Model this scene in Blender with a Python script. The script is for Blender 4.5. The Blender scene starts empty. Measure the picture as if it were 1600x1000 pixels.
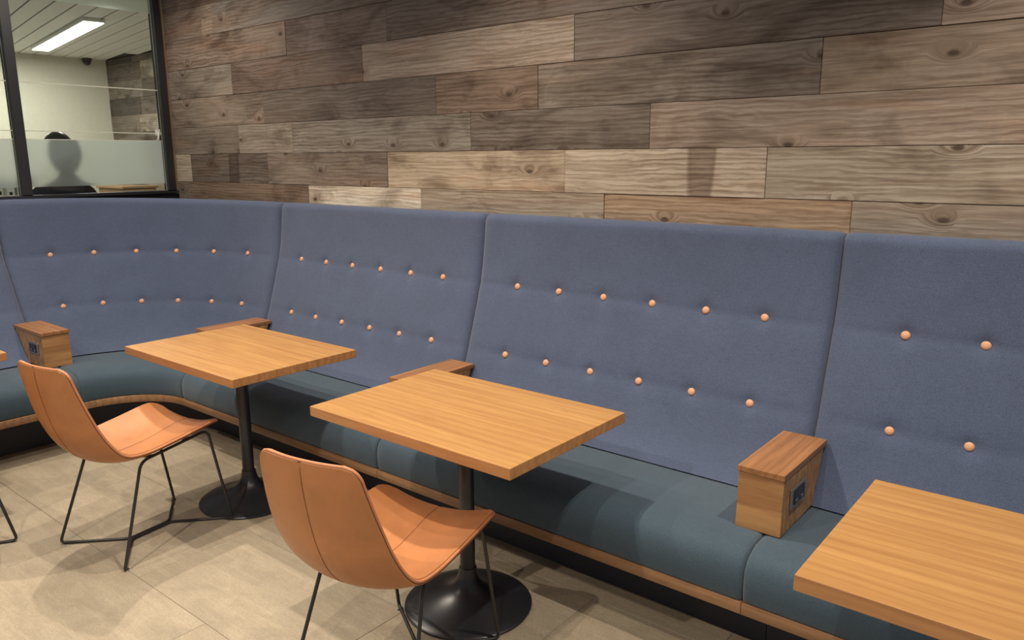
import bpy, bmesh, math, random
import numpy as np
from mathutils import Vector, Matrix
random.seed(7)
S = bpy.context.scene
C = S.collection
PI = math.pi

# ------------------------------------------------------------------ camera, world, lights, exposure
pitch, roll, yaw, cam_h, fpx = 0.207, -0.005, 0.681, 1.61, 1208.34
F = Vector((-math.sin(yaw)*math.cos(pitch), math.cos(yaw)*math.cos(pitch), -math.sin(pitch)))
R0 = Vector((math.cos(yaw), math.sin(yaw), 0)); U0 = R0.cross(F)
R2 = R0*math.cos(roll) + U0*math.sin(roll); U2 = -R0*math.sin(roll) + U0*math.cos(roll)
cd = bpy.data.cameras.new('camera'); cam = bpy.data.objects.new('camera', cd); C.objects.link(cam)
cd.sensor_width = 36; cd.lens = 36*fpx/1600; cd.clip_start = 0.02
m = Matrix((R2, U2, -F)).transposed().to_4x4(); m.translation = (0, 0, cam_h)
cam.matrix_world = m
S.camera = cam

w = bpy.data.worlds.new('world'); S.world = w; w.use_nodes = True
w.node_tree.nodes['Background'].inputs[0].default_value = (0.84, 0.92, 1.0, 1)
w.node_tree.nodes['Background'].inputs[1].default_value = 0.24

S.view_settings.view_transform = 'Standard'
S.view_settings.look = 'None'
S.view_settings.exposure = 0.0
S.view_settings.gamma = 1.0
S.view_settings.use_curve_mapping = False

def spot(name, loc, target, power, size_deg, blend, radius=0.03, col=(1.0, 0.88, 0.73)):
    l = bpy.data.lights.new(name, 'SPOT'); l.energy = power; l.spot_size = math.radians(size_deg)
    l.spot_blend = blend; l.shadow_soft_size = radius; l.color = col
    o = bpy.data.objects.new(name, l); C.objects.link(o); o.location = loc
    o.rotation_euler = (Vector(target)-Vector(loc)).to_track_quat('-Z', 'Y').to_euler()
    return o
# cafe ceiling downlights, plus added fill spots for the left wall and camera-facing sides
for lx, ly, lp, la, bl in ((-2.10, 1.95, 160, 124, 1.0), (-0.10, 2.00, 160, 108, 1.0), (-4.10, 1.45, 170, 128, 1.0), (-4.75, 2.00, 60, 152, 0.6), (-2.90, 1.05, 110, 110, 1.0),  # the widest one is added to brighten the left wall
                           (-1.00, 1.05, 75, 105, 1.0), (-3.60, -0.35, 105, 110, 1.0), (-5.00, 0.15, 85, 105, 1.0), (-2.00, -0.65, 165, 125, 1.0), (-0.20, -0.65, 110, 125, 1.0)):  # those at negative y are added fill for camera-facing sides
    spot('downlight_and_fill', (lx, ly, 3.0), (lx, ly+0.12 if ly > -0.5 else ly+0.9, 0), lp, la, bl, 0.022)

# ------------------------------------------------------------------ helpers
def lin(r, g, b, k=1.0):
    f = lambda c: (c/255/12.92 if c/255 <= 0.04045 else ((c/255+0.055)/1.055)**2.4)*k
    return (f(r), f(g), f(b), 1)

def tag(o, label=None, cat=None, group=None, kind=None):
    if label: o['label'] = label
    if cat: o['category'] = cat
    if group: o['group'] = group
    if kind: o['kind'] = kind
    return o

def empty(name, loc=(0, 0, 0), rz=0, parent=None):
    o = bpy.data.objects.new(name, None); C.objects.link(o)
    o.empty_display_size = 0.1
    o.location = loc; o.rotation_euler = (0, 0, rz)
    if parent: o.parent = parent
    return o

def link_mesh(name, me, mat, parent=None, loc=(0, 0, 0), rot=(0, 0, 0), smooth=False):
    o = bpy.data.objects.new(name, me); C.objects.link(o)
    if mat and not me.materials: me.materials.append(mat)
    o.location = loc; o.rotation_euler = rot
    if parent: o.parent = parent
    if smooth:
        for p in me.polygons: p.use_smooth = True
    return o

def from_data(name, verts, faces, mat, parent=None, loc=(0, 0, 0), rot=(0, 0, 0), smooth=False, angle=None):
    me = bpy.data.meshes.new(name); me.from_pydata([tuple(v) for v in verts], [], faces)
    bm = bmesh.new(); bm.from_mesh(me); bmesh.ops.recalc_face_normals(bm, faces=bm.faces); bm.to_mesh(me); bm.free()
    o = link_mesh(name, me, mat, parent, loc, rot, smooth)
    if angle is not None:
        try: me.set_sharp_from_angle(angle=math.radians(angle))
        except Exception: pass
    return o

def box_mesh(name, sx, sy, sz, bev=0.0, seg=1):
    bm = bmesh.new(); bmesh.ops.create_cube(bm, size=1)
    bmesh.ops.scale(bm, vec=(sx, sy, sz), verts=bm.verts)
    if bev: bmesh.ops.bevel(bm, geom=list(bm.edges), offset=bev, segments=seg, profile=0.6, affect='EDGES')
    me = bpy.data.meshes.new(name); bm.to_mesh(me); bm.free(); return me

def box(name, x0, x1, y0, y1, z0, z1, mat, parent=None, bev=0.0, seg=1, off=(0, 0, 0)):
    """axis-aligned box in world coordinates (off = parent's location)"""
    me = box_mesh(name, x1-x0, y1-y0, z1-z0, bev, seg)
    return link_mesh(name, me, mat, parent, ((x0+x1)/2-off[0], (y0+y1)/2-off[1], (z0+z1)/2-off[2]))

def hexa(name, v8, mat, parent=None, bev=0.0):
    """8 corners: bottom 4 ccw, top 4 ccw"""
    bm = bmesh.new(); vs = [bm.verts.new(v) for v in v8]
    for f in ((3, 2, 1, 0), (4, 5, 6, 7), (0, 1, 5, 4), (1, 2, 6, 5), (2, 3, 7, 6), (3, 0, 4, 7)):
        bm.faces.new([vs[i] for i in f])
    if bev: bmesh.ops.bevel(bm, geom=list(bm.edges), offset=bev, segments=2, profile=0.6, affect='EDGES')
    bmesh.ops.recalc_face_normals(bm, faces=bm.faces)
    me = bpy.data.meshes.new(name); bm.to_mesh(me); bm.free()
    return link_mesh(name, me, mat, parent)

def lathe_data(profile, n=40):
    verts, faces = [], []
    k = len(profile)
    for i in range(n):
        a = 2*PI*i/n
        for r, z in profile: verts.append((r*math.cos(a), r*math.sin(a), z))
    for i in range(n):
        j = (i+1) % n
        for q in range(k-1):
            faces.append((i*k+q, j*k+q, j*k+q+1, i*k+q+1))
    faces.append([i*k for i in range(n)][::-1]); faces.append([i*k+k-1 for i in range(n)])
    return verts, faces

def round_path(pts, r, n=6, closed=False):
    """replace corners by arcs (quadratic)"""
    pts = [Vector(p) for p in pts]; out = []
    N = len(pts)
    for i, p in enumerate(pts):
        rad = r[i] if isinstance(r, (list, tuple)) else r
        if (not closed and i in (0, N-1)) or rad <= 0: out.append(p); continue
        a = pts[i-1]; b = pts[(i+1) % N]
        da = (a-p); db = (b-p)
        ra = min(rad, da.length*0.45); rb = min(rad, db.length*0.45)
        A = p+da.normalized()*ra; B = p+db.normalized()*rb
        for k in range(n+1):
            t = k/n; out.append(A*(1-t)**2+p*2*t*(1-t)+B*t*t)
    return out

def tube_data(pts, rad, n=8, closed=False):
    pts = [Vector(p) for p in pts]; N = len(pts); verts, faces = [], []
    prev = None
    for i, p in enumerate(pts):
        if closed: t = (pts[(i+1) % N]-pts[i-1])
        else: t = pts[min(i+1, N-1)]-pts[max(i-1, 0)]
        t.normalize()
        if prev is None:
            up = Vector((0, 0, 1)) if abs(t.z) < 0.9 else Vector((1, 0, 0))
            u = t.cross(up).normalized()
        else:
            u = (prev - t*prev.dot(t)).normalized()
        prev = u; v = t.cross(u)
        for k in range(n):
            a = 2*PI*k/n; verts.append(p+u*math.cos(a)*rad+v*math.sin(a)*rad)
    segs = N if closed else N-1
    for i in range(segs):
        j = (i+1) % N
        for k in range(n):
            l = (k+1) % n
            faces.append((i*n+k, j*n+k, j*n+l, i*n+l))
    if not closed:
        faces.append(tuple(range(n))[::-1]); faces.append(tuple((N-1)*n+k for k in range(n)))
    return verts, faces

def tube(name, pts, rad, mat, parent=None, n=8, closed=False):
    v, f = tube_data(pts, rad, n, closed)
    return from_data(name, v, f, mat, parent, smooth=True)

def copy_tree(o, parent=None):
    c = o.copy(); C.objects.link(c); c.parent = parent
    for ch in list(o.children): copy_tree(ch, c)
    return c

# ------------------------------------------------------------------ materials
class NT:
    def __init__(s, name):
        s.m = bpy.data.materials.new(name); s.m.use_nodes = True
        s.t = s.m.node_tree; s.b = s.t.nodes['Principled BSDF']; s.out = s.t.nodes['Material Output']
    def n(s, typ, **kw):
        x = s.t.nodes.new(typ)
        for k, v in kw.items():
            if k.startswith('i_'):
                key = k[2:]; key = int(key) if key.isdigit() else key.replace('_', ' ')
                x.inputs[key].default_value = v
            else: setattr(x, k, v)
        return x
    def l(s, a, b): s.t.links.new(a, b)
    def math(s, op, a, b=None, clamp=False):
        x = s.t.nodes.new('ShaderNodeMath'); x.operation = op; x.use_clamp = clamp
        for i, v in enumerate((a, b)):
            if v is None: continue
            if isinstance(v, (int, float)): x.inputs[i].default_value = v
            else: s.l(v, x.inputs[i])
        return x.outputs[0]
    def mix(s, fac, a, b, blend='MIX'):
        x = s.t.nodes.new('ShaderNodeMix'); x.data_type = 'RGBA'; x.blend_type = blend
        for i, v in ((0, fac), (6, a), (7, b)):
            if isinstance(v, (int, float)): x.inputs[i].default_value = v
            elif isinstance(v, tuple): x.inputs[i].default_value = v
            else: s.l(v, x.inputs[i])
        return x.outputs[2]
    def ramp(s, fac, stops):
        x = s.t.nodes.new('ShaderNodeValToRGB'); e = x.color_ramp.elements
        while len(e) < len(stops): e.new(0.5)
        for el, (p, c) in zip(e, stops):
            el.position = p; el.color = c if isinstance(c, tuple) else (c, c, c, 1)
        s.l(fac, x.inputs[0]); return x.outputs[0]
    def noise(s, vec, scale, detail=4, rough=0.55, dist=0.0):
        x = s.n('ShaderNodeTexNoise'); x.inputs['Scale'].default_value = scale; x.inputs['Detail'].default_value = detail
        x.inputs['Roughness'].default_value = rough; x.inputs['Distortion'].default_value = dist
        s.l(vec, x.inputs['Vector']); return x.outputs['Fac']
    def mapping(s, vec, scale):
        x = s.n('ShaderNodeMapping'); x.inputs['Scale'].default_value = scale; s.l(vec, x.inputs['Vector']); return x.outputs[0]
    def bump(s, h, strength, dist=0.01):
        x = s.n('ShaderNodeBump'); x.inputs['Strength'].default_value = strength; x.inputs['Distance'].default_value = dist
        s.l(h, x.inputs['Height']); s.l(x.outputs[0], s.b.inputs['Normal'])

def plain(name, col, rough=0.5, metal=0.0, spec=0.5, coat=0.0):
    t = NT(name); b = t.b
    b.inputs['Roughness'].default_value = rough; b.inputs['Metallic'].default_value = metal
    b.inputs['Specular IOR Level'].default_value = spec; b.inputs['Coat Weight'].default_value = coat
    tc = t.n('ShaderNodeTexCoord'); nz = t.noise(tc.outputs['Object'], 30, 3)
    c = t.mix(nz, tuple(x*0.93 for x in col[:3])+(1,), tuple(min(1, x*1.07) for x in col[:3])+(1,)); t.l(c, b.inputs['Base Color'])
    return t.m

def obj_vec(t):
    tc = t.n('ShaderNodeTexCoord'); oi = t.n('ShaderNodeObjectInfo')
    comb = t.n('ShaderNodeCombineXYZ')
    t.l(t.math('MULTIPLY', oi.outputs['Random'], 37.0), comb.inputs[0])
    t.l(t.math('MULTIPLY', oi.outputs['Random'], 91.0), comb.inputs[1])
    t.l(t.math('MULTIPLY', oi.outputs['Random'], 53.0), comb.inputs[2])
    va = t.n('ShaderNodeVectorMath', operation='ADD'); t.l(tc.outputs['Object'], va.inputs[0]); t.l(comb.outputs[0], va.inputs[1])
    return va.outputs[0], oi, tc

def barn_wood(name):
    """weathered reclaimed boards; each board's own tone comes from its object colour"""
    t = NT(name); v, oi, tc = obj_vec(t)
    sep = t.n('ShaderNodeSeparateXYZ'); t.l(v, sep.inputs[0])
    # knots
    kc = t.n('ShaderNodeCombineXYZ'); t.l(t.math('MULTIPLY', sep.outputs[0], 2.7), kc.inputs[0]); t.l(t.math('MULTIPLY', sep.outputs[2], 5.2), kc.inputs[1])
    vo = t.n('ShaderNodeTexVoronoi', voronoi_dimensions='2D'); vo.inputs['Scale'].default_value = 1.0; t.l(kc.outputs[0], vo.inputs['Vector'])
    sc = t.n('ShaderNodeSeparateColor'); t.l(vo.outputs['Color'], sc.inputs[0])
    gate = t.math('GREATER_THAN', sc.outputs[0], 0.55)
    kd = vo.outputs['Distance']
    core = t.math('MULTIPLY', t.ramp(kd, [(0.032, 1.0), (0.068, 0.0)]), gate)
    halo = t.math('MULTIPLY', t.ramp(kd, [(0.03, 1.0), (0.21, 0.0)]), gate)
    # grain coordinate bends round the knots
    gz = t.math('ADD', sep.outputs[2], t.math('MULTIPLY', halo, 0.05))
    gc = t.n('ShaderNodeCombineXYZ'); t.l(t.math('MULTIPLY', sep.outputs[0], 0.20), gc.inputs[0]); t.l(sep.outputs[1], gc.inputs[1]); t.l(gz, gc.inputs[2])
    wv = t.n('ShaderNodeTexWave'); wv.bands_direction = 'Z'; wv.inputs['Scale'].default_value = 15.0
    wv.inputs['Distortion'].default_value = 11.0; wv.inputs['Detail'].default_value = 4.0; wv.inputs['Detail Scale'].default_value = 0.9; wv.inputs['Detail Roughness'].default_value = 0.62
    t.l(gc.outputs[0], wv.inputs['Vector'])
    fib = t.noise(t.mapping(gc.outputs[0], (30, 1, 210)), 1.0, 5, 0.65)
    mid = t.noise(t.mapping(gc.outputs[0], (12, 1, 34)), 1.0, 5, 0.6, 0.7)
    stain = t.noise(t.mapping(v, (2.2, 1, 4.5)), 1.0, 4, 0.6, 0.8)
    patch = t.noise(t.mapping(v, (1.1, 1, 2.4)), 1.0, 2, 0.5, 0.3)
    saw = t.noise(t.mapping(v, (60, 1, 2)), 1.0, 2, 0.5)
    base = oi.outputs['Color']
    vis = t.ramp(patch, [(0.35, 0.15), (0.65, 0.55)])            # some boards show their figure more than others
    c = t.mix(t.math('MULTIPLY', t.ramp(wv.outputs['Fac'], [(0.35, 0.0), (0.95, 1.0)]), vis), base, t.mix(1.0, base, lin(168, 152, 138), 'MULTIPLY'))
    c = t.mix(t.ramp(fib, [(0.42, 0.0), (0.70, 0.5)]), c, t.mix(1.0, c, lin(182, 170, 158), 'MULTIPLY'))
    c = t.mix(t.ramp(mid, [(0.42, 0.0), (0.72, 0.7)]), c, t.mix(1.0, c, lin(190, 176, 162), 'MULTIPLY'))
    c = t.mix(t.ramp(stain, [(0.50, 0.0), (0.72, 0.85)]), c, t.mix(1.0, c, lin(158, 145, 136), 'MULTIPLY'))
    c = t.mix(t.ramp(patch, [(0.30, 0.45), (0.45, 0.0)]), c, t.mix(1.0, c, lin(255, 250, 244, 1.35), 'MULTIPLY'))
    c = t.mix(t.ramp(t.noise(t.mapping(v, (0.9, 1, 6)), 1.0, 3, 0.5, 0.4), [(0.58, 0.0), (0.74, 0.5)]), c, t.mix(1.0, c, (1.18, 0.86, 0.64, 1), 'MULTIPLY'))
    c = t.mix(t.ramp(saw, [(0.55, 0.0), (0.75, 0.18)]), c, t.mix(1.0, c, lin(255, 250, 240, 1.25), 'MULTIPLY'))
    bar = t.noise(t.mapping(v, (2.6, 0.02, 0.35)), 1.0, 1, 0.4)             # dark bars where stickers lay across the stacked boards
    c = t.mix(t.ramp(bar, [(0.725, 0.0), (0.745, 0.65), (0.80, 0.5), (0.86, 0.2)]), c, t.mix(1.0, c, lin(140, 122, 110), 'MULTIPLY'))
    c = t.mix(t.math('MULTIPLY', halo, 0.30), c, t.mix(1.0, c, lin(178, 148, 125), 'MULTIPLY'))
    c = t.mix(t.math('MULTIPLY', core, 0.8), c, lin(66, 48, 40))
    t.l(c, t.b.inputs['Base Color']); t.b.inputs['Roughness'].default_value = 0.72; t.b.inputs['Specular IOR Level'].default_value = 0.3
    h = t.math('ADD', t.math('MULTIPLY', fib, 0.6), t.math('MULTIPLY', wv.outputs['Fac'], 0.4))
    t.bump(h, 0.35, 0.004)
    return t.m

def oak(name, base, dark, streak=0.5, fine=1.0, rough=0.42, axis=0, wave=9.0):
    """varnished oak, grain along the object's x (0), y (1) or z (2)"""
    t = NT(name); v, oi, tc = obj_vec(t)
    k = [1, 1, 1]; k[axis] = 0.07
    v = t.mapping(v, tuple(k))
    a = t.noise(t.mapping(v, (14, 14, 14)), 1.0, 4, 0.55, 1.2)
    f = t.noise(t.mapping(v, (95, 95, 95)), 1.0, 4, 0.6)
    wv = t.n('ShaderNodeTexWave'); wv.bands_direction = 'Y' if axis != 1 else 'X'; wv.inputs['Scale'].default_value = wave
    wv.inputs['Distortion'].default_value = 9.0; wv.inputs['Detail'].default_value = 3.0; wv.inputs['Detail Scale'].default_value = 1.0
    t.l(v, wv.inputs['Vector'])
    c = t.mix(t.ramp(a, [(0.35, 0.0), (0.7, streak)]), base, dark)
    c = t.mix(t.ramp(wv.outputs['Fac'], [(0.55, 0.0), (1.0, streak*0.6)]), c, dark)
    c = t.mix(t.ramp(f, [(0.5, 0.0), (0.72, 0.45*fine)]), c, dark)
    t.l(c, t.b.inputs['Base Color']); t.b.inputs['Roughness'].default_value = rough
    t.b.inputs['Specular IOR Level'].default_value = 0.4
    t.bump(f, 0.06, 0.002)
    return t.m

def fabric(name, col, weave=420, rough=0.9, var=0.10, bump=0.25, sheen=0.25):
    t = NT(name); tc = t.n('ShaderNodeTexCoord'); g = tc.outputs['Object']
    n1 = t.noise(g, weave, 2, 0.6); n2 = t.noise(g, 5.0, 4, 0.6); n3 = t.noise(t.mapping(g, (30, 30, 160)), 1.0, 2, 0.5)
    lo = tuple(x*(1-2.2*var) for x in col[:3])+(1,); hi = tuple(x*(1+2.2*var) for x in col[:3])+(1,)
    c = t.mix(t.ramp(n1, [(0.3, 0.0), (0.7, 1.0)]), lo, hi)
    c = t.mix(0.16, c, t.mix(t.ramp(n2, [(0.35, 0.0), (0.65, 1.0)]), lo, hi))
    c = t.mix(0.25, c, t.mix(n3, lo, hi))
    t.l(c, t.b.inputs['Base Color']); t.b.inputs['Roughness'].default_value = rough
    t.b.inputs['Specular IOR Level'].default_value = 0.2
    t.b.inputs['Sheen Weight'].default_value = sheen; t.b.inputs['Sheen Roughness'].default_value = 0.5
    h = t.math('ADD', n1, t.math('MULTIPLY', n2, 0.9)); t.bump(h, bump, 0.003)
    return t.m

def leather(name, col, rough=0.42):
    t = NT(name); tc = t.n('ShaderNodeTexCoord'); g = tc.outputs['Object']
    vo = t.n('ShaderNodeTexVoronoi'); vo.inputs['Scale'].default_value = 260; t.l(g, vo.inputs['Vector'])
    n2 = t.noise(g, 7, 5, 0.6, 0.5)
    c = t.mix(t.ramp(n2, [(0.3, 0.0), (0.7, 1.0)]), tuple(x*0.86 for x in col[:3])+(1,), tuple(min(1, x*1.1) for x in col[:3])+(1,))
    t.l(c, t.b.inputs['Base Color']); t.b.inputs['Roughness'].default_value = rough
    t.b.inputs['Specular IOR Level'].default_value = 0.35
    t.bump(t.math('ADD', t.math('MULTIPLY', vo.outputs['Distance'], 0.35), n2), 0.12, 0.004)
    return t.m

def tile_mat(name):
    t = NT(name); v, oi, tc = obj_vec(t)
    a = t.noise(t.mapping(v, (5, 9, 5)), 1.0, 6, 0.65, 0.8); f = t.noise(v, 120, 4, 0.7)
    st = t.noise(t.mapping(v, (3, 40, 3)), 1.0, 4, 0.6, 0.4)
    c = t.mix(t.ramp(a, [(0.3, 0.0), (0.7, 1.0)]), lin(160, 147, 126), lin(186, 172, 149))
    c = t.mix(t.ramp(f, [(0.35, 0.0), (0.7, 0.55)]), c, lin(134, 122, 104))
    c = t.mix(t.ramp(st, [(0.5, 0.0), (0.75, 0.35)]), c, lin(196, 182, 154))
    c = t.mix(t.math('MULTIPLY', oi.outputs['Random'], 0.18), c, lin(135, 120, 100))
    t.l(c, t.b.inputs['Base Color']); t.b.inputs['Roughness'].default_value = 0.62; t.b.inputs['Specular IOR Level'].default_value = 0.3
    t.bump(f, 0.12, 0.002)
    return t.m

def glass_mat(name):
    t = NT(name); tr = t.n('ShaderNodeBsdfTransparent'); gl = t.n('ShaderNodeBsdfGlossy'); lw = t.n('ShaderNodeFresnel')
    tr.inputs[0].default_value = (0.93, 0.955, 0.945, 1); gl.inputs['Roughness'].default_value = 0.02; lw.inputs[0].default_value = 1.35
    mx = t.n('ShaderNodeMixShader'); t.l(lw.outputs[0], mx.inputs[0]); t.l(tr.outputs[0], mx.inputs[1]); t.l(gl.outputs[0], mx.inputs[2])
    t.l(mx.outputs[0], t.out.inputs[0]); t.t.nodes.remove(t.b); return t.m

def frost_mat(name, col, rough=0.4, diff=0.35):
    t = NT(name); rf = t.n('ShaderNodeBsdfRefraction'); rf.inputs['Color'].default_value = col
    rf.inputs['Roughness'].default_value = rough; rf.inputs['IOR'].default_value = 1.22
    tl = t.n('ShaderNodeBsdfTranslucent'); tl.inputs[0].default_value = col
    df = t.n('ShaderNodeBsdfDiffuse'); df.inputs[0].default_value = col
    m1 = t.n('ShaderNodeMixShader'); m1.inputs[0].default_value = 0.2; t.l(tl.outputs[0], m1.inputs[1]); t.l(df.outputs[0], m1.inputs[2])
    m2 = t.n('ShaderNodeMixShader'); m2.inputs[0].default_value = diff; t.l(rf.outputs[0], m2.inputs[1]); t.l(m1.outputs[0], m2.inputs[2])
    t.l(m2.outputs[0], t.out.inputs[0]); t.t.nodes.remove(t.b); return t.m

def emit_mat(name, col, k):
    t = NT(name); e = t.n('ShaderNodeEmission'); e.inputs[0].default_value = col; e.inputs[1].default_value = k
    t.l(e.outputs[0], t.out.inputs[0]); t.t.nodes.remove(t.b); return t.m

M = dict(
    barn=barn_wood('weathered_boards'),
    table=oak('golden_oak', lin(186, 141, 85), lin(152, 104, 58), 0.6),
    table_edge=oak('golden_oak_edge', lin(194, 140, 90), lin(152, 102, 60), 0.6),
    walnut=oak('brown_oak', lin(172, 122, 80), lin(120, 78, 48), 0.7, axis=1),
    walnut_body=oak('brown_oak_body', lin(192, 146, 96), lin(128, 84, 50), 0.75, axis=0),
    trim=oak('trim_oak', lin(158, 120, 86), lin(112, 80, 54), 0.6),
    blue=fabric('blue_wool', lin(82, 92, 116), weave=300, var=0.16, bump=0.3),
    teal=fabric('teal_wool', lin(62, 79, 92), weave=300, rough=0.7, var=0.13, bump=0.25),
    button=leather('button_leather', lin(222, 166, 130), 0.45),
    tan=leather('tan_leather', lin(187, 124, 78), 0.40),
    tan_welt=leather('tan_welt', lin(198, 132, 92), 0.45),
    edge_seam=plain('edge_seam', lin(84, 44, 28), 0.7),
    seam=plain('seam_thread', lin(150, 88, 50), 0.7),
    black_metal=plain('black_metal', (0.020, 0.021, 0.027, 1), 0.32, 0.0, 0.6),
    rod=plain('black_rod', (0.022, 0.020, 0.020, 1), 0.38, 0.0, 0.6),
    kick=plain('black_laminate', (0.032, 0.033, 0.044, 1), 0.6),
    black=plain('black_frame', (0.022, 0.022, 0.026, 1), 0.45),
    tile=tile_mat('stone_tile'), grout=plain('grout', lin(118, 106, 88), 0.9),
    wallback=plain('wall_backing', lin(50, 40, 33), 0.9),
    plaster=plain('office_plaster', lin(214, 210, 192), 0.9),
    ceil=plain('ceiling_metal', lin(232, 231, 226), 0.6),
    gap=plain('ceiling_gap', lin(60, 60, 62), 0.9),
    glass=glass_mat('clear_glass'),
    frost=frost_mat('frosted_film', lin(236, 243, 244), 0.40, 0.55),
    frost2=frost_mat('header_film', lin(232, 240, 232), 0.45, 0.6),
    stripe=frost_mat('white_stripe', lin(250, 248, 240), 0.5, 1.0),
    lamp=emit_mat('lamp_diffuser', (1.0, 0.97, 0.88, 1), 5.0),
    steel=plain('brushed_steel', (0.42, 0.41, 0.38, 1), 0.32, 0.9),
    dark=plain('dark_plastic', (0.012, 0.013, 0.018, 1), 0.3),
    white=plain('white_plastic', lin(225, 225, 218), 0.5),
    card=plain('brown_card', lin(150, 122, 92), 0.8),
    hair=plain('black_hair', (0.012, 0.011, 0.012, 1), 0.35),
    skin=plain('skin', lin(205, 160, 130), 0.55),
    cloth=plain('dark_cloth', (0.012, 0.013, 0.02, 1), 0.85),
    bluecup=plain('blue_card', lin(120, 150, 190), 0.5),
)

# ------------------------------------------------------------------ bench path: straight run, round corner, run along the glass
CX, CY, WALL_Y, GLASS_X = -4.125, 1.71, 2.92, -5.52
SEAM = [-4.125, -2.47, -0.805, 0.845]
class Path:
    def __init__(s, kind, a=0, b=1): s.k, s.a, s.b = kind, a, b
    def __call__(s, u, dS, dL, z):
        if s.k == 'straight': return (s.a+(s.b-s.a)*u, CY+dS, z)
        if s.k == 'left': return (CX-dL, s.a+(s.b-s.a)*u, z)
        th = (1-u)*PI/2                      # u=0 at the glass side, u=1 at the straight run
        return (CX-dL*math.sin(th), CY+dS*math.cos(th), z)
    def length(s): return abs(s.b-s.a) if s.k != 'curve' else 1.72
    def angle(s, u):                         # heading of the room-facing normal: 0 -> -Y
        return 0 if s.k == 'straight' else (PI/2 if s.k == 'left' else (1-u)*PI/2)
PATHS = [Path('left', 0.06, CY), Path('curve'), Path('straight', SEAM[0], SEAM[1]), Path('straight', SEAM[1], SEAM[2]), Path('straight', SEAM[2], SEAM[3])]

def sweep(name, path, us, loop_fn, mat, parent, org, smooth=True, angle=40):
    verts, faces = [], []
    k = None
    for u in us:
        loop = loop_fn(u)
        k = len(loop)
        for dS, dL, z in loop:
            p = path(u, dS, dL, z); verts.append((p[0]-org[0], p[1]-org[1], p[2]-org[2]))
    n = len(us)
    for i in range(n-1):
        for q in range(k):
            r = (q+1) % k
            faces.append((i*k+q, (i+1)*k+q, (i+1)*k+r, i*k+r))
    faces.append(tuple(range(k))); faces.append(tuple((n-1)*k+q for q in range(k))[::-1])
    return from_data(name, verts, faces, mat, parent, smooth=smooth, angle=angle)

ZB = np.array([0.425, 0.445, 0.50, 0.60, 0.71, 0.85, 1.02, 1.10, 1.24, 1.31])
DB = np.array([0.835, 0.852, 0.893, 0.938, 0.974, 1.018, 1.070, 1.088, 1.106, 1.112])
def back_front():
    z = np.linspace(0.437, 1.31, 64); d = np.interp(z, ZB, DB)
    dd = np.pad(d, 3, mode='reflect', reflect_type='odd'); d = np.convolve(dd, np.ones(7)/7, 'valid')
    pts = [(a, b) for a, b in zip(d, z)]
    for k in range(1, 8):                     # rolled top edge
        a = PI/2*k/7; pts.append((1.112+0.003*k/7+0.036*(1-math.cos(a)), 1.312+0.036*math.sin(a)))
    return pts
BF = back_front()
def dl_extra(z): return float(np.interp(z, [0.40, 0.44, 0.71, 1.02, 1.36], [0.0, 0.01, 0.105, 0.175, 0.20]))
BU = [0.1455+0.1418*k for k in range(6)]
ROWS = (1.02, 0.71)

backs = []
back_labels = ['blue upholstered back panel along the glass partition, cut off by the left edge',
    'curved blue upholstered back panel in the corner below the office glass',
    'blue upholstered back panel behind the farther oak table, right of the curved corner',
    'blue upholstered back panel behind the middle table, with twelve buttons in full view',
    'blue upholstered back panel at the right edge, behind the nearest table']
def us_for(path, buttons):
    base = list(np.linspace(0.012, 0.988, 90)) + [0.0008, 0.003, 0.007, 0.9992, 0.997, 0.993]
    for b in buttons: base += [b+o for o in (-0.006, -0.003, 0.003, 0.006, 0)]
    return sorted(base)
def build_back(i, path):
    mid = path(0.5, 1.0, 1.1, 0.437)
    root = empty('backrest_panel', mid)
    tag(root, back_labels[i], 'backrest', 'button-tufted back panels of the banquette')
    L = path.length()
    rnd = random.Random(i)
    def rise(u, z):
        k = 0 if path.k == 'straight' else (1 if path.k == 'left' else 0.5+0.5*math.cos(PI*u))
        return 0.024*k*max(0, (z-1.05)/0.3)
    ph = [rnd.uniform(0, 6) for _ in range(4)]
    def loop(u):
        e = min(u, 1-u)*L
        edge = 0.030*math.exp(-e/0.012)+0.004*math.exp(-e/0.05)
        out = []
        for d, z in BF:
            dep = edge
            for rz in ROWS:
                if abs(z-rz) < 0.2:
                    dep += 0.0055*math.exp(-abs(z-rz)/0.022)*(1 if 0.03 < u < 0.97 else 0.4)
                    for b in BU:
                        du = (u-b)*L
                        dep += 0.012*math.exp(-(du*du+(z-rz)**2)/0.0008)
                        if z < rz: dep += 0.002*math.exp(-(du/0.02)**2)*math.exp(-(rz-z)/0.08)
            dep += 0.0018*math.sin(9*u*L+ph[0]+5*z)*math.sin(7*z+ph[1])
            out.append((d+dep, d+dep+dl_extra(z), (z-edge*0.3 if z > 1.3 else z)+rise(u, z)))
        out += [(1.200, 1.385, 1.345-edge*0.3+rise(u, 1.345)), (1.200, 1.385, 0.437)]
        return out
    sweep('cushion', path, us_for(path, BU), loop, M['blue'], root, mid, angle=60)
    bme = None
    for rz in ROWS:
        d0 = float(np.interp(rz, ZB, DB))+0.0135
        for b in BU:
            p = path(b, d0, d0+dl_extra(rz), rz)
            if bme is None:
                v, f = lathe_data([(0.0145, -0.004), (0.0155, 0.0), (0.0142, 0.004), (0.010, 0.0068), (0.004, 0.008), (0.0005, 0.0082)], 18)
                bo = from_data('button', v, f, BTN['mat'], root, smooth=True); bme = bo.data
            else: bo = link_mesh('button', bme, None, root)
            bo.location = (p[0]-mid[0], p[1]-mid[1], p[2]-mid[2])
            bo.rotation_euler = (PI/2-0.30, 0, path.angle(b))
    return root
BTN = dict(mat=M['button'])
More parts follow.
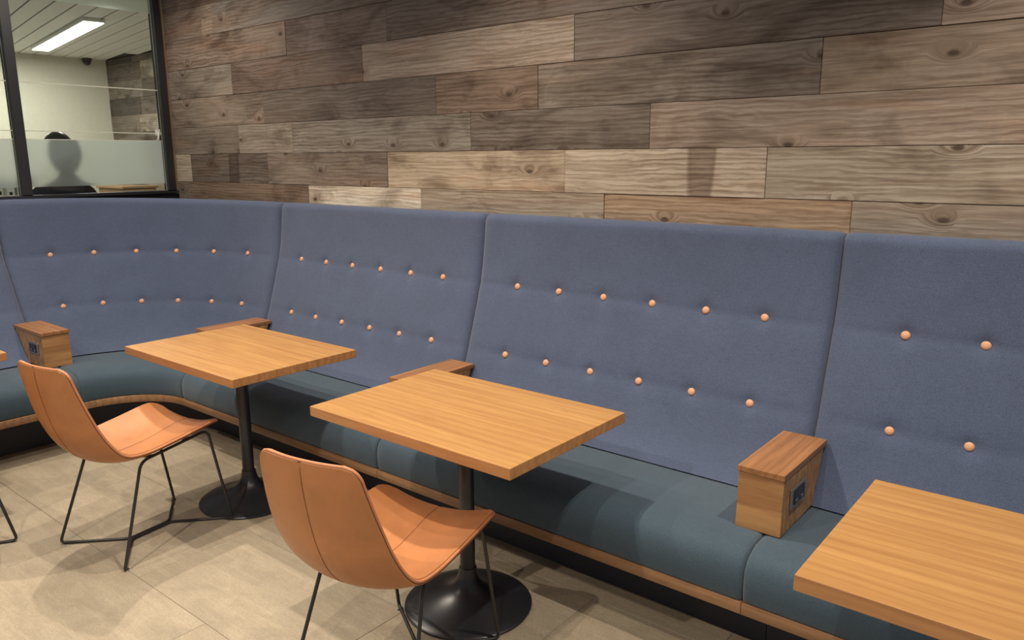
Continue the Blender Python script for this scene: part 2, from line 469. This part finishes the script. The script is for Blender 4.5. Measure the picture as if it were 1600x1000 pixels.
SEATP = [(0.86, 0.405), (0.858, 0.430), (0.80, 0.438), (0.70, 0.441), (0.60, 0.442), (0.53, 0.441), (0.48, 0.438), (0.445, 0.431), (0.418, 0.418), (0.400, 0.399),
         (0.391, 0.374), (0.387, 0.345), (0.387, 0.315), (0.390, 0.290), (0.394, 0.276), (0.42, 0.2735), (0.60, 0.2735), (0.80, 0.2735), (0.858, 0.28)]
seat_labels = ['dark teal seat cushion along the glass partition at the left edge',
    'curved dark teal seat cushion in the corner behind the farther chair',
    'dark teal seat cushion behind the farther table',
    'dark teal seat cushion behind the middle table, ending at the front wooden outlet box',
    'dark teal seat cushion under the nearest table at the right edge']
def build_seat(i, path):
    mid = path(0.5, 0.6, 0.6, 0.2735)
    L = path.length() if path.k != 'curve' else 0.85
    def loop(u):
        e = min(u, 1-u)*L
        edge = 0.011*math.exp(-e/0.007)
        cd, cz = 0.62, 0.36
        out = []
        for d, z in SEATP:
            k = 1 if z > 0.2745 else 0
            sd = edge*k*(1 if d < 0.45 else 0); sz = edge*k*(1 if z > 0.39 else 0)
            wob = 0.0015*math.sin(11*u*L+i)*k*(1 if z > 0.43 and d < 0.82 else 0)
            out.append((d+sd, d+sd-0.02*(1 if d < 0.8 else 0), z-sz+wob))
        return out
    base = list(np.linspace(0.015, 0.985, 60))+[0.001, 0.004, 0.008, 0.999, 0.996, 0.992]
    o = sweep('seat_cushion', path, sorted(base), loop, M['teal'], None, mid, angle=60)
    o.location = mid
    tag(o, seat_labels[i], 'seat cushion', 'seat cushions of the banquette')
    return o
def build_base():
    root = empty('bench_base', (-2.5, 2.3, 0))
    tag(root, 'banquette base with an oak edge board over a black recessed kickboard', 'bench base')
    org = (-2.5, 2.3, 0)
    for i, path in enumerate(PATHS):
        n = 40 if path.k == 'curve' else 3
        us = list(np.linspace(0.0006, 0.9994, n))
        tr = [(0.392, 0.368, 0.2325), (0.390, 0.366, 0.236), (0.390, 0.366, 0.269), (0.392, 0.368, 0.2725), (0.66, 0.65, 0.2725), (0.66, 0.65, 0.2325)]
        sweep('edge_board', path, us, lambda u: tr, M['trim'], root, org, angle=30)
        kb = [(0.630, 0.625, 0.0), (0.630, 0.625, 0.232), (0.80, 0.79, 0.232), (0.80, 0.79, 0.0)]
        k = sweep('kickboard', path, us, lambda u: kb, M['kick'], root, org, angle=30)
        k['label'] = 'black recessed kickboard'
    return root

# ------------------------------------------------------------------ setting: floor, walls, glass
def build_floor():
    fl = box('floor', -5.50, 1.9, -0.9, WALL_Y, -0.06, -0.003, M['grout']); tag(fl, kind='structure')
    me = box_mesh('tile', 0.988-0.0014, 0.494-0.0014, 0.012, 0.0012)
    ym = [1.226+0.494*k for k in range(-4, 3)]
    for r, y0 in enumerate(ym):
        x0 = -1.904+(0.494 if (r % 2 == 1) else 0)        # row starting at 1.226 has a joint at -1.904
        for k in range(-5, 5):
            xa = x0+0.988*k
            if xa+0.988 > 1.9 or xa < -5.5: continue
            o = link_mesh('tile', me, M['tile'], fl)
            o.location = (xa+0.494-fl.location[0], y0+0.247-fl.location[1], -0.006-fl.location[2])
    return fl
RZ = [1.26, 1.453, 1.643, 1.826, 2.02, 2.214, 2.41, 2.60, 2.79, 2.98]
PL = [
 [(-5.50,-5.344,(128,112,94)),(-5.344,-5.11,(132,106,80)),(-5.11,-3.95,(128,98,74)),(-3.95,-2.985,(208,192,164)),(-2.985,-1.844,(158,136,110)),(-1.844,-.808,(172,134,96)),(-.808,.4,(150,130,108)),(.4,1.6,(140,118,98))],
 [(-5.50,-5.295,(168,150,122)),(-5.295,-4.354,(108,92,78)),(-4.354,-3.237,(132,112,94)),(-3.237,-2.056,(184,158,124)),(-2.056,-1.126,(182,160,132)),(-1.126,.5,(164,146,120)),(.5,1.6,(130,110,92))],
 [(-5.50,-4.665,(124,108,90)),(-4.665,-4.08,(146,130,110)),(-4.08,-2.623,(136,124,108)),(-2.623,-1.628,(116,100,86)),(-1.628,.25,(158,134,112)),(.25,1.6,(130,112,92))],
 [(-5.50,-4.366,(138,118,98)),(-4.366,-2.858,(112,96,82)),(-2.858,-2.209,(132,104,82)),(-2.209,-.95,(128,112,96)),(-.95,.6,(146,122,98)),(.6,1.6,(120,100,84))],
 [(-5.50,-4.696,(132,118,102)),(-4.696,-3.407,(120,94,78)),(-3.407,-2.011,(160,138,116)),(-2.011,-.58,(120,102,88)),(-.58,.7,(160,132,110)),(.7,1.6,(130,112,94))],
 [(-5.50,-4.087,(134,110,92)),(-4.087,-3.204,(130,106,92)),(-3.204,-1.5,(120,102,88)),(-1.5,.1,(138,114,96)),(.1,1.6,(120,104,90))],
 [(-5.50,-5.007,(128,104,86)),(-5.007,-4.873,(146,122,100)),(-4.873,-3.0,(124,110,98)),(-3.0,-1.9,(130,110,94)),(-1.9,-.4,(122,104,88)),(-.4,1.6,(138,118,98))],
 [(-5.50,-4.3,(116,92,76)),(-4.3,-2.9,(130,110,94)),(-2.9,-1.6,(138,116,98)),(-1.6,0,(120,100,86)),(0,1.6,(130,110,94))],
 [(-5.50,-3.9,(120,100,84)),(-3.9,-2.5,(134,114,98)),(-2.5,-1.2,(120,104,90)),(-1.2,.3,(132,112,96)),(.3,1.6,(124,104,88))]]
def plank_row(parent, org, z0, z1, items, y_face, rnd, k=1.0):
    for x0, x1, c in items:
        th = 0.016+rnd.uniform(0, 0.005)
        me = box_mesh('plank', x1-x0-0.0016, th, z1-z0-0.0016, 0.0015)
        o = link_mesh('plank', me, M['barn'], parent, ((x0+x1)/2-org[0], y_face+0.02-th/2-org[1], (z0+z1)/2-org[2]))
        g = sum(c)/3; o.color = lin(*[g+(q-g)*0.58 for q in c], k)
def build_walls():
    wb = box('wall_back', -5.50, 1.9, WALL_Y+0.02, WALL_Y+0.12, 0, 3.0, M['wallback']); tag(wb, kind='structure')
    rnd = random.Random(3)
    for r, items in enumerate(PL): plank_row(wb, tuple(wb.location), RZ[r], RZ[r+1], items, WALL_Y, rnd, PLANK_K)
    lo = box('wall_left', GLASS_X-0.06, GLASS_X+0.006, -0.9, WALL_Y+0.02, 0, 1.366, M['kick']); tag(lo, kind='structure')
    return wb
PLANK_K = 1.40
def film(name, x, y0, y1, z0, z1, mat, parent, org):
    return from_data(name, [(0, y0-org[1], z0-org[2]), (0, y1-org[1], z0-org[2]), (0, y1-org[1], z1-org[2]), (0, y0-org[1], z1-org[2])], [(0, 1, 2, 3)], mat, parent, loc=(x-org[0], 0, 0))
def build_glass():
    win = empty('window_1', (GLASS_X, 1.9, 1.352)); tag(win, kind='structure'); org = (GLASS_X, 1.9, 1.352)
    g = GLASS_X
    box('bottom_rail', g-0.03, g+0.03, -0.9, WALL_Y-0.005, 1.368, 1.390, M['black'], win, 0.002, 1, org)
    for y0, y1 in ((2.845, 2.897), (1.893, 1.952), (0.93, 0.98)):
        box('mullion', g-0.035, g+0.035, y0, y1, 1.3905, 2.99, M['black'], win, 0.003, 1, org)
    box('wall_edge', g-0.02, g+0.02, 2.898, WALL_Y-0.001, 1.3905, 2.99, M['card'], win, 0.001, 1, org)
    for y0, y1 in ((1.953, 2.844), (0.981, 1.892)):
        box('pane', g-0.005, g+0.005, y0, y1, 1.391, 2.99, M['glass'], win, 0, 1, org)
        film('frosted_film', g-0.0065, y0+0.004, y1-0.004, 1.440, 1.737, M['frost'], win, org)['label'] = 'frosted privacy band on the pane'
        film('header_film', g-0.0065, y0+0.002, y1-0.002, 2.597, 2.985, M['frost2'], win, org)['label'] = 'pale green frosted band at the top'
        for z in (2.086, 1.790): box('pane_stripe', g+0.006, g+0.0068, y0+0.002, y1-0.002, z-0.003, z+0.003, M['stripe'], win, 0, 1, org)  # thin white lines across the pane
        box('pane_stripe', g+0.006, g+0.0068, y0+0.002, y1-0.002, 1.7365, 1.7405, M['stripe'], win, 0, 1, org)
    # white hook on the right upright
    hk = empty('glass_hook', (g+0.036, 2.805, 1.74)); tag(hk, 'small white hook fixed beside the right black upright of the glass', 'hook')
    box('plate', g+0.0065, g+0.012, 2.796, 2.832, 1.775, 1.818, M['white'], hk, 0.002, 1, tuple(hk.location))
    v = round_path([(g+0.012-hk.location[0], 0.006, 0.06), (g+0.035-hk.location[0], 0.0, 0.05), (g+0.035-hk.location[0], -0.006, 0.005), (g+0.022-hk.location[0], -0.008, -0.002)], 0.015)
    tube('prong', v, 0.006, M['white'], hk)
    return win

# ------------------------------------------------------------------ office behind the glass
OX, OY, OZ = -9.70, 4.40, 2.75
def build_office():
    fw = box('wall_far', OX-0.1, OX, -0.9, OY+0.1, 0, 3.0, M['plaster']); tag(fw, kind='structure')
    of = box('floor_office', OX, GLASS_X-0.07, -0.9, OY, -0.06, 0, M['plaster']); tag(of, kind='structure')
    sw = box('wall_side', OX, GLASS_X+0.02, OY+0.02, OY+0.12, 0, 3.0, M['wallback']); tag(sw, kind='structure')
    rnd = random.Random(11)
    z = 1.15; tones = [(128,112,96),(150,136,116),(104,92,80),(176,160,136),(118,100,84),(140,124,104)]
    while z < OZ-0.02:
        z1 = min(z+0.192, OZ); x = OX; items = []
        while x < GLASS_X-0.02:
            x1 = min(GLASS_X, x+rnd.uniform(0.35, 1.0)); items.append((x, x1, rnd.choice(tones))); x = x1
        plank_row(sw, tuple(sw.location), z, z1, items, OY, rnd, 0.9); z = z1
    jb = box('wall_jamb', GLASS_X-0.05, GLASS_X+0.02, WALL_Y+0.021, OY, 0, 3.0, M['plaster']); tag(jb, kind='structure')
    cl = box('ceiling', OX, GLASS_X-0.04, -0.9, OY, OZ+0.012, OZ+0.06, M['gap']); tag(cl, kind='structure')
    sl = -0.18; xa, xb = OX, GLASS_X-0.04; y = -0.9       # slats run a little askew to the room
    cl_o = tuple(cl.location)
    while y < OY:
        def yy(x): return y+sl*(x-xb)
        x0 = xa if yy(xa)+0.138 < OY else xb+(OY-0.14-y)/sl
        if xb-x0 > 0.05:
            z0, z1 = OZ, OZ+0.011
            v8 = [(x0, yy(x0), z0), (xb, yy(xb), z0), (xb, yy(xb)+0.138, z0), (x0, yy(x0)+0.138, z0), (x0, yy(x0), z1), (xb, yy(xb), z1), (xb, yy(xb)+0.138, z1), (x0, yy(x0)+0.138, z1)]
            hexa('ceiling_slat', [(a-cl_o[0], b-cl_o[1], c-cl_o[2]) for a, b, c in v8], M['ceil'], cl, 0.002)
        y += 0.152
    # strip lamps under the office ceiling
    for n, (xc, yc, ln, lab) in enumerate(((-7.98, 3.27, 2.2, 'long bright strip lamp on the office ceiling'),
                                          (-9.0, 2.75, 0.9, 'short strip lamp on the office ceiling near the left upright'))):
        L = empty('strip_lamp', (xc, yc, OZ), math.atan(sl)); tag(L, lab, 'lamp', 'strip lamps of the office')
        box('housing', -ln/2, ln/2, -0.085, 0.085, -0.030, -0.001, M['white'], L, 0.004)
        box('diffuser', -ln/2+0.01, ln/2-0.01, -0.075, 0.075, -0.038, -0.0305, M['lamp'], L, 0.002)
        al = bpy.data.lights.new('strip_lamp_light', 'AREA'); al.shape = 'RECTANGLE'; al.size = ln; al.size_y = 0.13
        al.energy = 17*ln; al.color = (1.0, 0.965, 0.89)
        ao = bpy.data.objects.new('strip_lamp_light', al); C.objects.link(ao); ao.location = (xc, yc, OZ-0.045); ao.rotation_euler = (0, 0, math.atan(sl))
    # dome camera high on the far wall
    dm = empty('dome_camera', (OX+0.056, 4.167, OZ-0.075)); tag(dm, 'small dark dome camera high on the office wall', 'camera')
    v, f = lathe_data([(0.05, 0.074), (0.052, 0.055), (0.046, 0.046)], 24); from_data('mount', v, f, M['gap'], dm, smooth=True, angle=30)
    v, f = lathe_data([(0.042, 0.047), (0.04, 0.022), (0.028, 0.006), (0.014, -0.003), (0.001, -0.005)], 24); from_data('dome', v, f, M['dark'], dm, smooth=True)
    # brown cabinet against the side wall
    org = (-8.9, 4.13, 0)
    cb = empty('office_cabinet', org); tag(cb, 'brown cabinet standing low in the office behind the frosted band', 'cabinet')
    box('carcass', -9.2, -8.60, 3.95, 4.31, 0.05, 1.30, M['card'], cb, 0.003, 1, org)
    box('top', -9.22, -8.58, 3.93, 4.33, 1.3005, 1.325, M['card'], cb, 0.003, 1, org)
    d = box('door', -8.5995, -8.583, 3.955, 4.305, 0.06, 1.29, M['card'], cb, 0.003, 1, org)
    box('handle', 0.0085, 0.024, -0.13, -0.118, -0.06, 0.06, M['steel'], d, 0.002)
    box('plinth', -9.18, -8.63, 3.97, 4.29, 0, 0.0495, M['dark'], cb, 0, 1, org)
    # shelf unit with white box files seen through the left pane
    org = (-6.55, 1.93, 0)
    sh = empty('office_shelf', org); tag(sh, 'low white shelf unit behind the left pane of glass', 'shelf')
    box('top_board', -6.72, -6.38, 1.60, 2.26, 1.325, 1.348, M['white'], sh, 0.002, 1, org)
    for y in (1.60, 1.915, 2.238): box('side_board', -6.72, -6.38, y, y+0.022, 0, 1.3245, M['white'], sh, 0.002, 1, org)
    for z in (0.3, 0.65, 1.0):
        for y in (1.623, 1.938): box('shelf_board', -6.71, -6.39, y, y+0.299 if y > 1.7 else y+0.291, z, z+0.02, M['white'], sh, 0.002, 1, org)
    for n, (y, wd, h, mt, lab) in enumerate(((2.175, 0.065, 0.155, 'white', 'tallest white box file on the shelf beside the left upright'),
                                             (2.105, 0.055, 0.115, 'white', 'shorter white box file on the office shelf'),
                                             (2.040, 0.045, 0.14, 'stripe', 'cream box file on the office shelf'),
                                             (1.985, 0.04, 0.11, 'bluecup', 'pale blue box file at the left edge of the office shelf'))):
        t = empty('box_file', (-6.5, y+wd/2, 1.3485)); tag(t, lab, 'box file', 'files on the office shelf')
        box('case', -6.6, -6.4, y, y+wd-0.003, 1.3485, 1.3485+h, M[mt], t, 0.002, 1, tuple(t.location))
        box('spine_label', -6.3995, -6.398, y+wd*0.3, y+wd*0.65, 1.3485+h*0.12, 1.3485+h*0.3, M['dark'], t, 0, 1, tuple(t.location))

def build_person():
    P = empty('person', (-6.0, 2.335, 0)); tag(P, 'person with dark hair in dark clothes standing behind the frosted glass', 'person')
    # body: one skinned figure (facing away from the glass)
    J = [((0,0,0.97),.125),((0,0,1.12),.115),((0,0,1.28),.125),((0,0,1.40),.10),((-0.005,0,1.50),.052),((-0.01,0,1.58),.05)]
    vs = [j[0] for j in J]; rr = [j[1] for j in J]; ed = [(i, i+1) for i in range(5)]
    def chain(root, pts):
        p = root
        for q, r in pts:
            vs.append(q); rr.append(r); ed.append((p, len(vs)-1)); p = len(vs)-1
    for s in (-1, 1):
        chain(3, [((0, s*0.10, 1.405), .062), ((0, s*0.175, 1.385), .055), ((0.015, s*0.205, 1.24), .047), ((0, s*0.215, 1.09), .04), ((-0.04, s*0.215, 0.95), .034), ((-0.06, s*0.21, 0.85), .028)])
        a = len(vs)-1
        for k in range(4): chain(a, [((-0.065, s*(0.205+0.012*(k-1.5)), 0.80), .009), ((-0.075, s*(0.205+0.014*(k-1.5)), 0.765), .008), ((-0.07, s*(0.205+0.014*(k-1.5)), 0.735), .007)])
        chain(a, [((-0.085, s*0.19, 0.82), .010), ((-0.095, s*0.18, 0.79), .009)])
        chain(0, [((0, s*0.09, 0.90), .088), ((-0.005, s*0.10, 0.70), .075), ((-0.01, s*0.10, 0.50), .055), ((0.01, s*0.10, 0.30), .052), ((0.01, s*0.10, 0.09), .038), ((-0.06, s*0.105, 0.045), .036), ((-0.15, s*0.11, 0.032), .028)])
    me = bpy.data.meshes.new('body'); me.from_pydata(vs, ed, []); o = link_mesh('body', me, M['cloth'], P)
    md = o.modifiers.new('skin', 'SKIN')
    for i, sv in enumerate(me.skin_vertices[0].data): sv.radius = (rr[i], rr[i]); sv.use_root = (i == 0)
    md.use_smooth_shade = True
    sd = o.modifiers.new('sub', 'SUBSURF'); sd.levels = 2; sd.render_levels = 2
    # head
    def ellip(name, c, r, mat, deform, nu=32, nv=20):
        verts, faces = [], []
        for j in range(nv+1):
            ph = PI*j/nv
            for i in range(nu):
                th = 2*PI*i/nu; d = Vector((math.sin(ph)*math.cos(th), math.sin(ph)*math.sin(th), math.cos(ph)))
                q = deform(d, Vector((d.x*r[0], d.y*r[1], d.z*r[2]))); verts.append((q.x+c[0], q.y+c[1], q.z+c[2]))
        for j in range(nv):
            for i in range(nu):
                a, b = j*nu+i, j*nu+(i+1) % nu; faces.append((a, b, b+nu, a+nu))
        return from_data(name, verts, faces, mat, P, smooth=True)
    def hd(d, q):
        q = q.copy()
        if d.z < 0: q.y *= 1+0.28*d.z; q.x += -0.012*(-d.z)
        q.x -= 0.022*math.exp(-((d.y/0.16)**2+((d.z+0.12)/0.2)**2))*(1 if d.x < 0 else 0)       # nose
        q.x -= 0.006*math.exp(-((d.y/0.3)**2+((d.z+0.5)/0.08)**2))*(1 if d.x < 0 else 0)          # lips
        for s in (-1, 1): q.x += 0.010*math.exp(-(((d.y-s*0.4)/0.16)**2+((d.z-0.05)/0.12)**2))*(1 if d.x < 0 else 0)
        for s in (-1, 1): q.y += s*0.016*math.exp(-(((d.y-s)/0.10)**2+(d.x/0.16)**2+((d.z+0.02)/0.28)**2))
        return q
    h = ellip('head', (-0.02, 0, 1.665), (0.098, 0.076, 0.118), M['skin'], hd); h['label'] = 'head'
    for s in (-1, 1): ellip('eye', (-0.098, s*0.031, 1.672), (0.011, 0.012, 0.009), M['white'], lambda d, q: q, 12, 8)
    def hr(d, q):
        q = q.copy(); k = 1+0.012*math.sin(18*math.atan2(d.y, d.x))
        q.x *= k; q.y *= k
        if d.x < -0.2 and d.z < 0.35: q.x = max(q.x, -0.045)
        if d.z < -0.3: q.y *= 0.95
        return q
    ellip('hair', (-0.004, 0, 1.655), (0.122, 0.105, 0.152), M['hair'], hr, 48, 28)

# ------------------------------------------------------------------ outlet boxes on the seat
def outlet(parent, loc, rz):
    o = empty('outlet_holder', loc, rz)    # plate faces local +Y before rotation
    return o
def build_box(label, kind, c):
    """kind 'straight': c = centre X; kind 'left': c = centre Y. local frame: +y into the backrest, +x to the right"""
    if kind == 'straight': loc, rz = (c, CY+0.54, 0.4425), 0
    else: loc, rz = (CX-0.625, c, 0.4425), PI/2
    root = empty('outlet_box', loc, rz); tag(root, label, 'outlet box', 'wooden outlet boxes on the banquette')
    ex = 0.0 if kind == 'straight' else 0.02
    h = 0.186
    # tapered body whose rear follows the leaning back panel
    yb0, yb1 = (0.303, 0.385) if kind == 'straight' else (0.234, 0.392)
    hexa('body', [(-0.073, 0.0, 0), (0.073, 0.0, 0), (0.073, yb0, 0), (-0.073, yb0, 0), (-0.073, 0.006, h), (0.073, 0.006, h), (0.073, yb1, h), (-0.073, yb1, h)], M['walnut_body'], root, 0.0015)
    hexa('lid', [(-0.076, 0.0, h+0.0015), (0.076, 0.0, h+0.0015), (0.076, yb1+0.012, h+0.0015), (-0.076, yb1+0.012, h+0.0015), (-0.076, 0.0, h+0.0205), (0.076, 0.0, h+0.0205), (0.076, yb1+0.02, h+0.0205), (-0.076, yb1+0.02, h+0.0205)], M['walnut'], root, 0.0015)
    sx = 1 if kind == 'straight' else -1
    x = 0.0735*sx
    pl = link_mesh('outlet', box_mesh('outlet', 0.006, 0.130, 0.070, 0.002), M['steel'], root, (x+0.003*sx, 0.13, 0.105)); pl['label'] = 'steel framed power outlet'
    link_mesh('socket', box_mesh('socket', 0.003, 0.092, 0.046, 0.001), M['dark'], pl, (0.0046*sx, 0.004, 0))
    for yy in (-0.028, 0.022):
        link_mesh('port', box_mesh('port', 0.002, 0.018, 0.008, 0.0005), M['steel'], pl, (0.0072*sx, yy, -0.010))
    return root

# ------------------------------------------------------------------ tables
TW, TD, TH, TT = 0.916, 0.629, 0.75, 0.036
def build_table():
    root = empty('cafe_table')
    tt = link_mesh('tabletop', box_mesh('tabletop', TW, TD, TT, 0.0022, 2), M['table'], root, (0, 0, TH-TT/2))
    tt.data.materials.append(M['table_edge'])
    for pl in tt.data.polygons: pl.material_index = 1 if abs(pl.normal.z) < 0.4 else 0
    prof = [(0.005, 0.0), (0.228, 0.0), (0.2335, 0.003), (0.234, 0.008), (0.228, 0.0125), (0.20, 0.019), (0.165, 0.028), (0.13, 0.039), (0.10, 0.051), (0.076, 0.064), (0.059, 0.078), (0.047, 0.094), (0.039, 0.112), (0.0345, 0.130), (0.0315, 0.150), (0.028, 0.151)]
    v, f = lathe_data(prof, 64); from_data('base', v, f, M['black_metal'], root, smooth=True, angle=50)
    v, f = lathe_data([(0.0275, 0.13), (0.0275, TH-TT-0.008)], 32); from_data('pole', v, f, M['black_metal'], root, smooth=True, angle=40)
    v, f = lathe_data([(0.0275, TH-TT-0.05), (0.05, TH-TT-0.020), (0.052, TH-TT-0.0085)], 32); from_data('collar', v, f, M['black_metal'], root, smooth=True, angle=40)
    link_mesh('mounting_plate', box_mesh('mounting_plate', 0.34, 0.34, 0.0075, 0.001), M['black_metal'], root, (0, 0, TH-TT-0.0042))
    return root

# ------------------------------------------------------------------ chairs
def catmull(tab, n):
    tab = np.array(tab, float); k = len(tab); out = []
    d = np.concatenate([[0], np.cumsum(np.linalg.norm(np.diff(tab, axis=0), axis=1))])
    t = np.linspace(0, d[-1], n)
    for x in t:
        i = min(max(np.searchsorted(d, x, 'right')-1, 0), k-2)
        u = (x-d[i])/(d[i+1]-d[i]); p0 = tab[max(i-1, 0)]; p1 = tab[i]; p2 = tab[i+1]; p3 = tab[min(i+2, k-1)]
        out.append(0.5*((2*p1)+(-p0+p2)*u+(2*p0-5*p1+4*p2-p3)*u*u+(-p0+3*p1-3*p2+p3)*u**3))
    return np.array(out), d[-1]
# (centre y, centre z, edge y, edge z, half width)
SHELL = [(-.388, .846, -.364, .846, .166), (-.380, .765, -.346, .766, .180), (-.362, .665, -.319, .671, .195), (-.335, .570, -.285, .578, .207),
         (-.293, .485, -.243, .503, .217), (-.232, .427, -.194, .462, .224), (-.140, .404, -.110, .454, .228), (-.018, .407, .000, .466, .231),
         (.090, .425, .102, .481, .233), (.170, .443, .177, .492, .233), (.240, .447, .240, .492, .229)]
def shell_grid(ns=64, nt=28):
    tab, L = catmull(SHELL, 260)
    arc = np.concatenate([[0], np.cumsum(np.linalg.norm(np.diff(tab[:, :2], axis=0), axis=1))]); L = arc[-1]
    r1, r2 = 0.038, 0.050
    s = np.unique(np.concatenate([np.linspace(0, 0.06, 10)**1.0, np.linspace(0.06, L-0.06, ns), np.linspace(L-0.06, L, 10)]))
    s[0] = 0.0; G = []
    cols = [np.interp(s, arc, tab[:, c]) for c in range(5)]
    for i, si in enumerate(s):
        cy, cz, ey, ez, hw = [c[i] for c in cols]
        d0, d1 = si, L-si; cut = 0
        if d0 < r1: cut = r1-math.sqrt(max(r1*r1-(r1-d0)**2, 0))
        if d1 < r2: cut = max(cut, r2-math.sqrt(max(r2*r2-(r2-d1)**2, 0)))
        row = []
        for k in range(nt+1):
            t = -1+2*k/nt; x = t*(hw-cut); q = abs(x/hw)**2.1
            row.append(Vector((x, cy+(ey-cy)*q, cz+(ez-cz)*q)))
        G.append(row)
    return G
def build_chair():
    root = empty('dining_chair')
    G = shell_grid(); ns, nt = len(G), len(G[0])
    # normals toward the sitter
    N = [[None]*nt for _ in G]
    for i in range(ns):
        for k in range(nt):
            a = G[min(i+1, ns-1)][k]-G[max(i-1, 0)][k]; b = G[i][min(k+1, nt-1)]-G[i][max(k-1, 0)]
            n = b.cross(a)
            N[i][k] = n.normalized() if n.length > 1e-9 else Vector((0, 0, 1))
    c = N[ns//2][nt//2]
    if c.z < 0: N = [[-n for n in r] for r in N]
    def puff(i, k):
        e = min(i, ns-1-i)/ns*2; g = min(k, nt-1-k)/nt*2
        return min(1, e*5)*min(1, g*4)
    def layer(off, mat, name, bulge):
        vs = []; fs = []
        for sgn in (0, 1):
            for i in range(ns):
                for k in range(nt):
                    o = off[0] if sgn == 0 else off[1]+bulge*puff(i, k)*(1 if off[1] > off[0] else -1)
                    if sgn == 1:
                        cs = abs(G[i][k].x); o -= (0.0022*math.exp(-(cs/0.006)**2))*(1 if off[1] > off[0] else -1)
                    vs.append(G[i][k]+N[i][k]*o)
        n = ns*nt
        for i in range(ns-1):
            for k in range(nt-1):
                a = i*nt+k; fs.append((a, a+1, a+nt+1, a+nt)); fs.append((n+a+nt, n+a+nt+1, n+a+1, n+a))
        for i in range(ns-1):
            for k in (0, nt-1):
                a = i*nt+k; fs.append((a, a+nt, n+a+nt, n+a))
        for k in range(nt-1):
            for i in (0, ns-1):
                a = i*nt+k; fs.append((a, a+1, n+a+1, n+a))
        return from_data(name, vs, fs, mat, root, smooth=True, angle=50)
    layer((0.0, -0.0085), M['tan'], 'outer_shell', 0.002)
    layer((0.0, 0.0085), M['tan'], 'inner_shell', 0.003)
    per = [G[i][0] for i in range(ns)]+[G[ns-1][k] for k in range(1, nt)]+[G[i][nt-1] for i in range(ns-2, -1, -1)]+[G[0][k] for k in range(nt-2, 0, -1)]
    clean = [per[0]]
    for p in per[1:]:
        if (p-clean[-1]).length > 0.004: clean.append(p)
    cen = Vector((0, -0.08, 0.52))
    tube('welt', clean, 0.0052, M['tan_welt'], root, 8, True)
    nper = [N[i][0] for i in range(ns)]+[N[ns-1][k] for k in range(1, nt)]+[N[i][nt-1] for i in range(ns-2, -1, -1)]+[N[0][k] for k in range(nt-2, 0, -1)]
    es = []
    for p, q in zip(per, nper):
        z = p-q*0.0068+(cen-p).normalized()*0.0012
        if not es or (z-es[-1]).length > 0.004: es.append(z)
    tube('edge_seam', es, 0.0018, M['edge_seam'], root, 6, True)
    def nrm_off(i, k, o): return G[i][k]+N[i][k]*o
    mid = nt//2
    tube('back_seam', [nrm_off(i, mid, -0.0095) for i in range(2, ns-2)], 0.0008, M['seam'], root, 6)
    tube('seat_seam', [nrm_off(i, mid, 0.0103) for i in range(2, ns-2)], 0.0006, M['seam'], root, 6)
    # wire frame: one closed loop per side
    r = 0.0062
    for s in (-1, 1):
        pts = [(s*0.228, -0.269, r), (s*0.184, -0.125, 0.409), (s*0.196, 0.188, 0.450), (s*0.210, 0.268, r), (s*0.0075, 0.098, r), (s*0.0075, -0.095, r)]
        path = round_path(pts, [0.022, 0.035, 0.035, 0.022, 0.02, 0.02], 6, True)
        tube('side_wire', path, r, M['rod'], root, 10, True)
        for (x, y) in ((s*0.212, -0.252), (s*0.196, 0.256)):
            link_mesh('glide', box_mesh('glide', 0.012, 0.020, 0.004, 0.001), M['dark'], root, (x, y, 0.0022))
    for y, xs, ze, zm in ((-0.06, 0.1865, 0.4175, 0.384), (0.11, 0.193, 0.440, 0.406)):
        tube('cross_wire', [(-xs, y, ze), (-xs*0.7, y, ze*0.45+zm*0.55), (-xs*0.3, y, zm), (xs*0.3, y, zm), (xs*0.7, y, ze*0.45+zm*0.55), (xs, y, ze)], 0.005, M['rod'], root, 8)
    return root

# ------------------------------------------------------------------ assemble
build_floor(); build_walls(); build_glass(); build_office()
build_base()
for i, pth in enumerate(PATHS):
    build_seat(i, pth); build_back(i, pth)
for lab, kind, c in (('wooden outlet box with steel socket on the seat by the nearest table', 'straight', -0.825),
                     ('wooden outlet box half hidden behind the middle table', 'straight', -2.46),
                     ('wooden outlet box mostly hidden behind the farther table', 'straight', -4.11),
                     ('wooden outlet box on the curved seat behind the farther tan chair', 'left', 1.71)):
    build_box(lab, kind, c)

tab = build_table()
spots = [((-1.754, 1.901), 0, 'rectangular oak pedestal table in the middle, with the near tan chair pulled up'),
         ((-3.186, 1.914), 0, 'rectangular oak pedestal table farther back, beside the curved corner'),
         ((-0.015, 1.835), 0, 'rectangular oak pedestal table nearest the camera, at the right edge'),
         ((-4.27, 0.752), PI/2, 'oak pedestal table whose corner just shows at the left edge')]
for i, ((x, y), rz, lab) in enumerate(spots):
    t = tab if i == 0 else copy_tree(tab)
    t.location = (x, y, 0); t.rotation_euler = (0, 0, rz); tag(t, lab, 'table', 'oak cafe tables')

ch = build_chair()
cs = [((-1.682, 1.500), math.radians(10.5), 'tan leather chair with black wire legs, nearest, at the middle table'),
      ((-3.233, 1.444), math.radians(7.9), 'tan leather chair with black wire legs at the farther table, shown whole'),
      ((-3.83, 0.778), math.radians(98), 'chair at the left edge of which only a black wire leg shows')]
for i, ((x, y), rz, lab) in enumerate(cs):
    t = ch if i == 0 else copy_tree(ch)
    t.location = (x, y, 0); t.rotation_euler = (0, 0, rz); tag(t, lab, 'chair', 'tan leather wire-leg chairs')
build_person()
